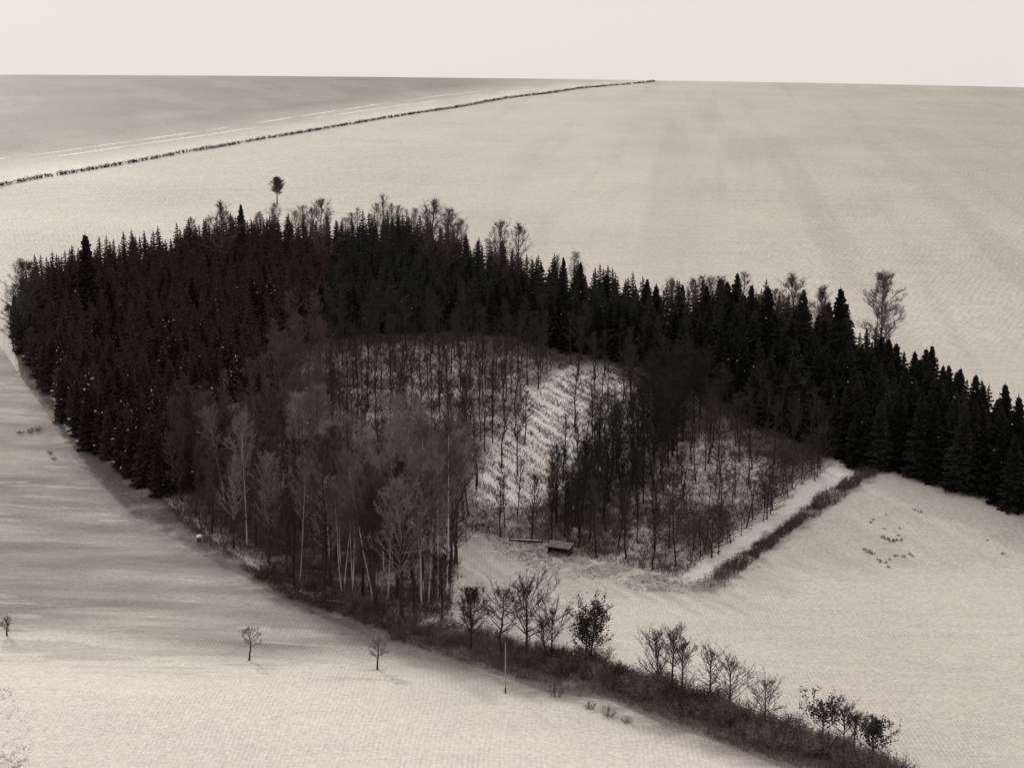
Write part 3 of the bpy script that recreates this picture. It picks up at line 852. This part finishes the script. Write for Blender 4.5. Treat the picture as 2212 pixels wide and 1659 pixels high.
# ------------------------------------------------------------------ hedgerow trees at the bottom
def z4(x, y): return src(1500 + x / 2.765, 2000 + y / 2.765)
def z5(x, y): return src(2200 + x / 2.011, 2200 + y / 2.011)
def z2(x, y): return src(1100 + x / 1.659, 1700 + y / 1.659)
def zb(x, y): return src(x / 1.558, 1700 + y / 1.558)
HT = [
    (z4(540, 930), z4(530, 360), 220 / 2.765, dict(nb=44, sub=8, tw=8, clear=.25, up=.8, fork=4), 'twig', 'bark', 0, 'dense dark bare tree, leftmost in the hedgerow below the glade'),
    (z4(840, 1020), z4(800, 390), 300 / 2.765, dict(nb=26, sub=6, tw=6, clear=.42, up=.7, wobble=2.2, fork=4), 'twig', 'bark', 0, 'crooked forked bare tree with a curved trunk in the hedgerow'),
    (z4(1095, 1050), z4(1040, 370), 440 / 2.765, dict(nb=36, sub=7, tw=7, clear=.36, up=.75, r0=.24, fork=6), 'twig', 'bark', 0, 'largest hedgerow tree, straight dark trunk and branches fanning wide'),
    (z4(1290, 1090), z4(1245, 700), 200 / 2.765, dict(nb=20, sub=5, tw=5, clear=.5, up=.9, r0=.34, lean=-.08, fork=3), 'twig', 'bark', 0, 'short stout leaning tree right of the largest hedgerow tree'),
    (z4(1345, 1060), z4(1350, 590), 320 / 2.765, dict(nb=28, sub=6, tw=5, clear=.4, up=.7, fork=3), 'twig', 'bark', 0, 'thin upright bare tree right of the short stout one'),
    (z4(1690, 1080), z4(1640, 680), 200 / 2.765, dict(nb=30, sub=6, tw=5, clear=.3, up=.8), 'leafy', 'bark', 900, 'small tree still in dark leaf, left one of the leafy pair in the hedgerow'),
    (z4(1730, 1060), z4(1800, 600), 330 / 2.765, dict(nb=34, sub=6, tw=5, clear=.25, up=.8, lean=.08), 'leafy', 'bark', 1500, 'bushy tree in dark leaf, right one of the leafy pair in the hedgerow'),
    (z5(345, 600), z5(300, 210), 240 / 2.011, dict(nb=26, sub=6, tw=5, clear=.3, up=1.0, lean=-.08, fork=5), 'twig_brown', 'bark_brown', 0, 'bare tree leaning left, first of the three after the gap'),
    (z5(440, 610), z5(450, 190), 210 / 2.011, dict(nb=26, sub=6, tw=5, clear=.45, up=1.0, fork=4), 'twig_brown', 'bark_brown', 0, 'tallest bare tree of the three after the gap in the hedgerow'),
    (z5(515, 620), z5(540, 260), 150 / 2.011, dict(nb=24, sub=6, tw=5, clear=.45, up=.95), 'twig_brown', 'bark_brown', 0, 'slim bare tree, right one of the three after the gap'),
    (z5(712, 640), z5(740, 315), 190 / 2.011, dict(nb=22, sub=5, tw=5, clear=.25, up=1.0, fork=4), 'twig_brown', 'bark_brown', 0, 'bare tree forking low, standing alone right of the three'),
    (z5(860, 740), z5(890, 390), 210 / 2.011, dict(nb=30, sub=5, tw=5, clear=.25, up=.7), 'twig_brown', 'bark_brown', 0, 'loose twiggy bare tree in the middle of the lower hedgerow'),
    (z5(1115, 810), z5(1115, 520), 190 / 2.011, dict(nb=32, sub=5, tw=5, clear=.15, up=.6), 'twig_grey', 'bark_brown', 0, 'pale fine twigged tree with a straight stem in the lower hedgerow'),
    (z5(1530, 930), z5(1545, 712), 180 / 2.011, dict(nb=22, sub=5, tw=4, clear=.35, up=.5), 'leafy', 'bark', 900, 'spiky dark leafed tree near the lower end of the hedgerow'),
    (z5(1685, 960), z5(1690, 740), 170 / 2.011, dict(nb=26, sub=5, tw=5, clear=.3, up=.8), 'twig_brown', 'bark_brown', 0, 'thin bare tree between the spiky leafed tree and the last ones'),
    (z5(1760, 985), z5(1775, 780), 120 / 2.011, dict(nb=22, sub=5, tw=5, clear=.35, up=.9), 'twig_brown', 'bark_brown', 0, 'narrow bare tree left of the last round one in the hedgerow'),
    (z5(1890, 1090), z5(1905, 850), 190 / 2.011, dict(nb=30, sub=6, tw=5, clear=.2, up=.7), 'leafy', 'bark', 1200, 'last hedgerow tree, round and still in dark leaf'),
    (z2(815, 880), z2(800, 520), 160 / 1.659, dict(nb=30, sub=6, tw=6, clear=.35, up=.9, r0=.22), 'twig', 'bark', 0, 'dark bare tree at the corner where the hedgerow meets the wood'),
    (z2(415, 850), z2(370, 180), 260 / 1.659, dict(nb=40, sub=6, tw=6, clear=.4, up=1.0, r0=.30, wobble=.8, lean=-.05), 'twig', 'bark', 0, 'stout dark trunked tree on the front edge of the wood'),
]
for i, (b, tp, wsrc, kw, tm, bm, leaves, lb) in enumerate(HT):
    p = ground(*b); h = h_for(p, tp[1]); d = project(p)[2]
    width = wsrc / 3.6 * d / F_PX
    k = dict(spread=min(.95, max(.3, width / h * .9)), r0=h * .020, twig_r=.016, twig_len=max(.4, h * .08))
    k.update({a: v for a, v in kw.items() if a != 'r0'})
    if 'r0' in kw: k['r0'] = kw['r0'] * h / 12
    t, c = branch_tree(500 + i, H=h, **k)
    mats = [M[tm]] if tm != 'leafy' else [M['twig'], M['leaf_dark']]
    if leaves: leafy(c, c, 700 + i, leaves, .11, h * .25)
    o = empty('leafy_tree' if leaves else 'bare_tree', p, 0)
    t.build('trunk', M[bm], o); c.build('crown', mats, o)
    tag(o, lb, 'tree' if leaves else 'bare tree')

# small field trees on the open snow at lower left
for i, (b, tp, w, kw, lb) in enumerate((
        (zb(1395, 1050), zb(1385, 880), 150, dict(nb=13, sub=3, tw=3, clear=.38, up=.35, wobble=2.5), 'small crooked bare tree alone in the middle of the lower left field'),
        (zb(40, 915), zb(45, 820), 90, dict(nb=14, sub=3, tw=3, clear=.2, up=.5, wobble=1.5), 'tiny ragged bare tree at the left edge of the photo'),
        (z2(430, 1175), z2(425, 1000), 130, dict(nb=22, sub=4, tw=4, clear=.35, up=.5, wobble=1.2), 'small bare tree with a pale thin crown on the brow below the wood'))):
    p = ground(*b); h = h_for(p, tp[1])
    t, c = branch_tree(600 + i, H=h, spread=.32, r0=.10, twig_r=.022, twig_len=.5, **kw)
    o = empty('bare_tree', p, 0); t.build('trunk', M['bark_brown'], o); c.build('crown', M['twig_brown' if i < 2 else 'twig_mist'], o)
    tag(o, lb, 'bare tree')

# ------------------------------------------------------------------ scrub of the hedgerow
SH = [shrub_mb(800 + i, H=2.3, W=1.9, stems=30, tw=9, r_=.024).mesh('shrub', [M['scrub']]) for i in range(5)]
SHB = [shrub_mb(810 + i, H=2.4, W=1.9, stems=30, tw=9, r_=.024).mesh('shrub', [M['twig_grey']]) for i in range(3)]
def shrub(px, py, s, lb, g, meshes=SH, sz=None, name='shrub'):
    p = ground(px, py)
    o = bpy.data.objects.new(name, rnd.choice(meshes)); col.objects.link(o)
    o.location = p; o.rotation_euler = (0, 0, rnd.uniform(0, 6.28)); o.scale = (s, s, (sz or s))
    tag(o, lb, 'shrub', g)
    return o
def along(pts, step):
    out = []
    for (x0, y0), (x1, y1) in zip(pts[:-1], pts[1:]):
        n = max(1, int(math.hypot(x1 - x0, y1 - y0) / step))
        for k in range(n): out.append((x0 + (x1 - x0) * k / n, y0 + (y1 - y0) * k / n))
    return out
for (px, py) in along(scrub_px, 4.0):
    for _ in range(2):
        q = (px + rnd.uniform(-5, 5), py + rnd.uniform(-13, 13) * (1 if px < 780 else .6))
        sz = rnd.uniform(.45, 1.1)
        if px < 560: sz *= .8
        if px < 560: lb, g = 'low brown shrub in the hedgerow under the big bare trees', 'shrubs under the big hedgerow trees'
        elif px < 700: lb, g = 'dark brown shrub in the thick middle stretch of the hedgerow', 'shrubs in the middle of the hedgerow'
        else: lb, g = 'dark shrub in the narrowing lower right end of the hedgerow', 'shrubs at the lower end of the hedgerow'
        shrub(q[0], q[1], sz, lb, g, SH if rnd.random() < (.35 if px < 560 else .6 if px < 690 else .3) else SHB)
for (px, py) in along([(262, 574), (300, 594), (345, 608), (392, 628), (420, 632)], 4):
    shrub(px + rnd.uniform(-4, 4), py + rnd.uniform(-8, 5), rnd.uniform(.5, 1.2), 'dark shrub along the lower left front edge of the wood', 'shrubs along the front edge of the wood')
for (px, py, s) in ((712, 704, .6), (590, 708, .5), (700, 706, .5), (555, 696, .7), (608, 716, .6), (627, 722, .45)):
    shrub(px, py, s * .8, 'small low shrub alone on the snow just below the hedgerow', 'small shrubs below the hedgerow')
# left outlying bits
for (px, py, s, lb) in ((20, 433, .5, 'low dark shrub, left of a short row left of the wood'), (30, 432, .6, 'low dark shrub, middle of a short row left of the wood'),
                        (38, 430, .75, 'largest low dark shrub of the short row left of the wood'), (50, 453, .45, 'tiny dark shrub below the short row left of the wood'),
                        (54, 459, .35, 'tiniest dark shrub nearest the left flank of the wood')):
    shrub(px, py, s, lb, None, sz=s * .6)
for (px, py, s) in ((60, 409, .7), (56, 396, .6), (64, 421, .7)):
    shrub(px, py, s, 'brown shrub touching the left outer edge of the spruces', 'shrubs at the left edge of the spruces', SHB)

# straight boundary hedge (one clipped line) with its sharp lower side
def hedge_mb(pts, H, W, per_m, rr, seed, tlen=.5, taper=False):
    r = random.Random(seed); c = MB()
    for si, ((x0, y0), (x1, y1)) in enumerate(zip(pts[:-1], pts[1:])):
        L = math.hypot(x1 - x0, y1 - y0)
        nx, ny = -(y1 - y0) / L, (x1 - x0) / L
        for _ in range(int(L * per_m)):
            f = r.random(); o = r.uniform(-W, W) * (1 if not taper else .30 + 1.0 * float(vnoise((si + f) * 5.2, 3, 5)))
            if taper and float(vnoise((si + f) * 7.3, 8, 6)) < .3 and r.random() < .6: continue
            if taper and si == 0 and r.random() > .25 + .5 * f: continue
            x = x0 + (x1 - x0) * f + nx * o; y = y0 + (y1 - y0) * f + ny * o
            z = float(height(x, y))
            hh = H * (1 - .35 * (o / W) ** 2) * ((0.45 if taper else 0.7) + (1.0 if taper else .6) * float(vnoise(x / 3.5, y / 3.5, seed)))
            b = Vector((x, y, z - .05)); t = b + Vector((r.uniform(-.3, .3), r.uniform(-.3, .3), hh * r.uniform(.6, 1.05)))
            c.strip(b, t, rr * 1.4, 0)
            for _k in range(4):
                q = b.lerp(t, r.uniform(.25, 1))
                c.strip(q, q + Vector((r.uniform(-1, 1), r.uniform(-1, 1), r.uniform(-.2, .8))).normalized() * tlen * r.uniform(.5, 1.2), rr, 0)
    return c
o = hedge_mb(hedge_line, 1.15, 1.9, 44, .024, 33, tlen=.65, taper=True).build('hedge', M['scrub'])
tag(o, 'straight dark brown hedge running up the right side of the wood to the spruces', 'hedge')
o = hedge_mb(far_hedge, 1.25, 1.1, 3.0, .09, 34, tlen=1.5).build('hedge', M['scrub'])
tag(o, 'long thin broken hedge crossing the far snow fields at the top', 'hedge')

# ------------------------------------------------------------------ undergrowth of the wood floor
def scatter_twigs(polys, n, zmax, rr, seed, reject=None):
    r = random.Random(seed); c = MB()
    xs = [p[0] for p in polys]; ys = [p[1] for p in polys]
    pts = np.stack([nrs.uniform(min(xs), max(xs), n * 3), nrs.uniform(min(ys), max(ys), n * 3)], 1)
    ok = inpoly(pts[:, 0], pts[:, 1], polys)
    if reject is not None:
        for rj, keep in reject: ok &= ~(inpoly(pts[:, 0], pts[:, 1], rj) & (nrs.rand(len(pts)) > keep))
    dn = fbm(pts[:, 0] / 7, pts[:, 1] / 7, seed, 3)
    ok &= dn > nrs.uniform(.2, .6, len(pts))
    pts = pts[ok][:n]
    zz = height(pts[:, 0], pts[:, 1])
    for (x, y), z in zip(pts, zz):
        h = zmax * r.uniform(.3, 1)
        for _ in range(3):
            b = Vector((x + r.uniform(-.3, .3), y + r.uniform(-.3, .3), z - .05))
            c.strip(b, b + Vector((r.uniform(-.7, .7), r.uniform(-.7, .7), h)), rr, 0)
    return c
o = scatter_twigs(bare, 30000, 1.5, .028, 44, [(clearing, .10), (clear_edge, .05)]).build('undergrowth', M['scrub'])
tag(o, 'brown twiggy undergrowth over the snow of the wood floor', 'undergrowth', kind='stuff')
vp = verge_lo + scrub_line[::-1] + gp(front_left[::-1])
o = scatter_twigs(vp, 7000, .7, .025, 45).build('dead_grass', M['dry_grass'])
tag(o, 'dead grass and weeds on the verge between the wood and the field', 'dead grass', kind='stuff')
o = scatter_twigs(gp([(-20, 690), (12, 688), (26, 720), (30, 767), (40, 800), (-20, 800)]), 420, .45, .022, 46).build('weeds', M['scrub'])
tag(o, 'dark weeds poking through the snow in the bottom left corner', 'weeds', kind='stuff')
o = scatter_twigs(gp([(470, 532), (545, 550), (600, 565), (690, 578), (700, 594), (650, 592), (560, 577), (500, 553)]), 1100, .5, .022, 47).build('stubble', M['scrub'])
tag(o, 'sparse dead stalks at the upper rim of the snowy glade', 'stubble', kind='stuff')

wd = [(400, 626), (440, 622), (480, 630), (520, 644), (560, 650), (610, 664), (660, 682), (710, 704), (760, 722), (810, 738), (860, 754), (900, 775),
      (890, 790), (840, 776), (790, 764), (740, 748), (690, 728), (640, 708), (580, 690), (520, 678), (460, 660), (410, 644)]
o = scatter_twigs(gp(wd), 11000, 1.15, .022, 48).build('brambles', M['twig_grey'])
tag(o, 'grey tangle of brambles and dead stems filling the hedgerow between its trees', 'brambles', kind='stuff')
o = scatter_twigs(gp([(160, 488), (215, 470), (300, 500), (400, 540), (455, 560), (450, 615), (392, 632), (345, 616), (300, 602), (262, 582), (215, 550), (167, 511)]), 9000, 1.6, .026, 49).build('undergrowth', M['scrub'])
tag(o, 'dark brown undergrowth between the trunks along the front left edge of the wood', 'undergrowth', kind='stuff')
# rows of brash and saplings in the clearing, running down to the right
c0 = np.array(ground(540, 440)[:2])
a_ = np.array(ground(500, 440)[:2]); b_ = np.array(ground(530, 461)[:2])
dv = (b_ - a_) / np.linalg.norm(b_ - a_); nv = np.array([-dv[1], dv[0]])
mb = MB()
for k in range(-16, 20):
    r = random.Random(900 + k); cnt = 0
    for s_ in np.arange(-34, 34, .28):
        q = c0 + nv * (k * 1.9 + .45 * math.sin(k * 2.3) + .9 * (float(vnoise(s_ / 5, k / 3, 8)) - .5)) + dv * s_
        if not inside(q[0], q[1], clearing) : continue
        z = float(height(q[0], q[1])); cnt += 1
        for _ in range(r.choice((1, 1, 3, 5, 8))):
            b = Vector((q[0] + r.uniform(-.6, .6), q[1] + r.uniform(-.6, .6), z - .05))
            mb.strip(b, b + Vector((r.uniform(-.4, .4), r.uniform(-.4, .4), r.uniform(.3, .85))), .035, 0)
tag(mb.build('saplings', M['twig']), 'dark rows of saplings and brash striping the snowy clearing', 'saplings', kind='stuff')

# ------------------------------------------------------------------ tufts on the right field
def z3(x, y): return src(2200 + x / 1.424, 1600 + y / 1.424)
TF = [shrub_mb(830 + i, H=.55, W=.7, stems=16, tw=4, r_=.03).mesh('weed_tuft', [M['scrub']]) for i in range(3)]
for (x, y, s) in ((1330, 400, .6), (1345, 385, .5), (1400, 430, .5), (1480, 430, .5), (1395, 475, .9), (1415, 485, .9), (1440, 495, 1.0), (1460, 490, .8), (1490, 490, .7), (1475, 465, .5), (1300, 540, .7), (1320, 550, .9),
                  (1340, 560, .8), (1370, 590, .6), (1380, 600, .7), (1410, 605, .6), (1420, 628, .6), (1430, 590, .6), (1460, 572, .7), (1500, 575, .7), (1530, 560, .6), (1545, 570, .5), (1410, 360, .4)):
    shrub(*z3(x, y), s, 'small dark weed tuft in the ring shaped patch on the right snow field', 'weed tufts in the ring shaped patch', TF, name='weed_tuft')
for (x, y, s, lb) in ((1585, 345, .8, 'weed tuft on the shaded slope below the right spruces'), (1555, 335, .6, 'smaller weed tuft on the shaded slope below the right spruces'),
                      (2010, 560, .7, 'lone weed tuft near the right edge of the photo'), (1930, 130 + 360, .4, 'tiny lone tuft up the right snow field')):
    shrub(*z3(x, y), s, lb, None, TF, name='weed_tuft')

# ------------------------------------------------------------------ small built things
def make_shelter():
    p = ground(560, 553)
    o = empty('field_shelter', p, R(-24), .8)
    w = MB(); w.box(-2.1, 2.1, .9, 1.0, -.2, 1.75); w.box(-2.1, -2.02, -.9, .898, -.2, 1.6); w.box(2.02, 2.1, -.9, .898, -.2, 1.6)
    for k in range(9): w.box(-2.1 + k * .47, -2.06 + k * .47, .87, .897, -.2, 1.7)
    w.build('wall', M['old_wood'], o)
    for x in (-1.9, 0, 1.9):
        q = MB(); q.tube([(x, -.95, -.3), (x, -.95, 1.45)], [.06, .05], 6); q.build('post', M['old_wood'], o)
    r_ = MB()
    r_.face([(-2.35, -1.25, 1.45), (2.35, -1.25, 1.45), (2.35, 1.2, 2.0), (-2.35, 1.2, 2.0)])
    r_.face([(-2.35, -1.25, 1.38), (-2.35, 1.2, 1.93), (2.35, 1.2, 1.93), (2.35, -1.25, 1.38)])
    r_.face([(-2.35, -1.25, 1.38), (2.35, -1.25, 1.38), (2.35, -1.25, 1.45), (-2.35, -1.25, 1.45)])
    r_.face([(-2.35, -1.25, 1.38), (-2.35, -1.25, 1.45), (-2.35, 1.2, 2.0), (-2.35, 1.2, 1.93)])
    r_.face([(2.35, -1.25, 1.38), (2.35, 1.2, 1.93), (2.35, 1.2, 2.0), (2.35, -1.25, 1.45)])
    ro = r_.build('roof', M['old_wood'], o)
    s = MB(); n = 14; r = random.Random(5)
    top = {}
    for i in range(n + 1):
        for j in range(6):
            x = -2.33 + 4.66 * i / n; y = -1.23 + 2.41 * j / 5
            e = 1 if 0 < i < n and 0 < j < 5 else 0
            top[i, j] = (x, y, 1.453 + (y + 1.25) / 2.45 * .55 + e * (.10 + r.uniform(0, .09)) + .02)
    for i in range(n):
        for j in range(5): s.face([top[i, j], top[i + 1, j], top[i + 1, j + 1], top[i, j + 1]])
    s.build('roof_snow', M['snow_thin'], ro)
    tag(o, 'low open fronted wooden shelter with snow on its roof beside the glade', 'shelter')
make_shelter()
def log_(px, py, L, rz, rr, lb):
    p = ground(px, py); o = empty('fallen_log', p, rz)
    m = MB(); m.tube([(-L / 2, 0, rr * .7), (0, .05, rr * .8), (L / 2, 0, rr * .7)], [rr, rr * .95, rr * .8], 8); m.build('log', M['old_wood'], o)
    s = MB(); s.tube([(-L * .46, 0, rr * 1.5), (-L * .2, .03, rr * 1.65), (L * .1, .03, rr * 1.6), (L * .45, 0, rr * 1.5)], [rr * .3, rr * .75, rr * .8, rr * .3], 7); s.build('snow_cap', M['snow_lump'], o)
    tag(o, lb, 'log')
log_(526, 541, 5.2, R(-8), .18, 'thin snow capped log lying left of the wooden shelter')
log_(333, 603, 3.6, R(-12), .22, 'snow capped log at the foot of the dark shrubs on the front edge')
p = ground(199, 541); o = empty('stump', p)
m = MB(); m.tube([(0, 0, -.2), (0, 0, .25), (.03, 0, .7)], [.42, .33, .3], 9); m.build('stump_wood', M['old_wood'], o)
m = MB(); m.tube([(.02, 0, .68), (.05, 0, .85), (.03, .02, 1.02), (0, 0, 1.1)], [.42, .5, .36, .1], 9); m.build('snow_cap', M['snow_lump'], o)
tag(o, 'snow capped stump on the left verge of the wood', 'stump')
# tall thin pole below the hedgerow
p = ground(505.5, 692.5); h = h_for(p, 642); o = empty('wooden_pole', p)
m = MB(); m.tube([(0, 0, .55), (0, 0, h * .5), (0, 0, h)], [.06, .055, .045], 7); m.build('pole', M['wood_grey'], o)
m = MB(); m.tube([(0, 0, -.3), (0, 0, .56), (0, 0, .6)], [.095, .09, .07], 7); m.build('pole_foot', M['old_wood'], o)
tag(o, 'tall thin pale pole with a dark foot standing below the hedgerow', 'pole')

print('objects', len(bpy.data.objects), 'spruces', len(spruces), 'bare', len(bpts))
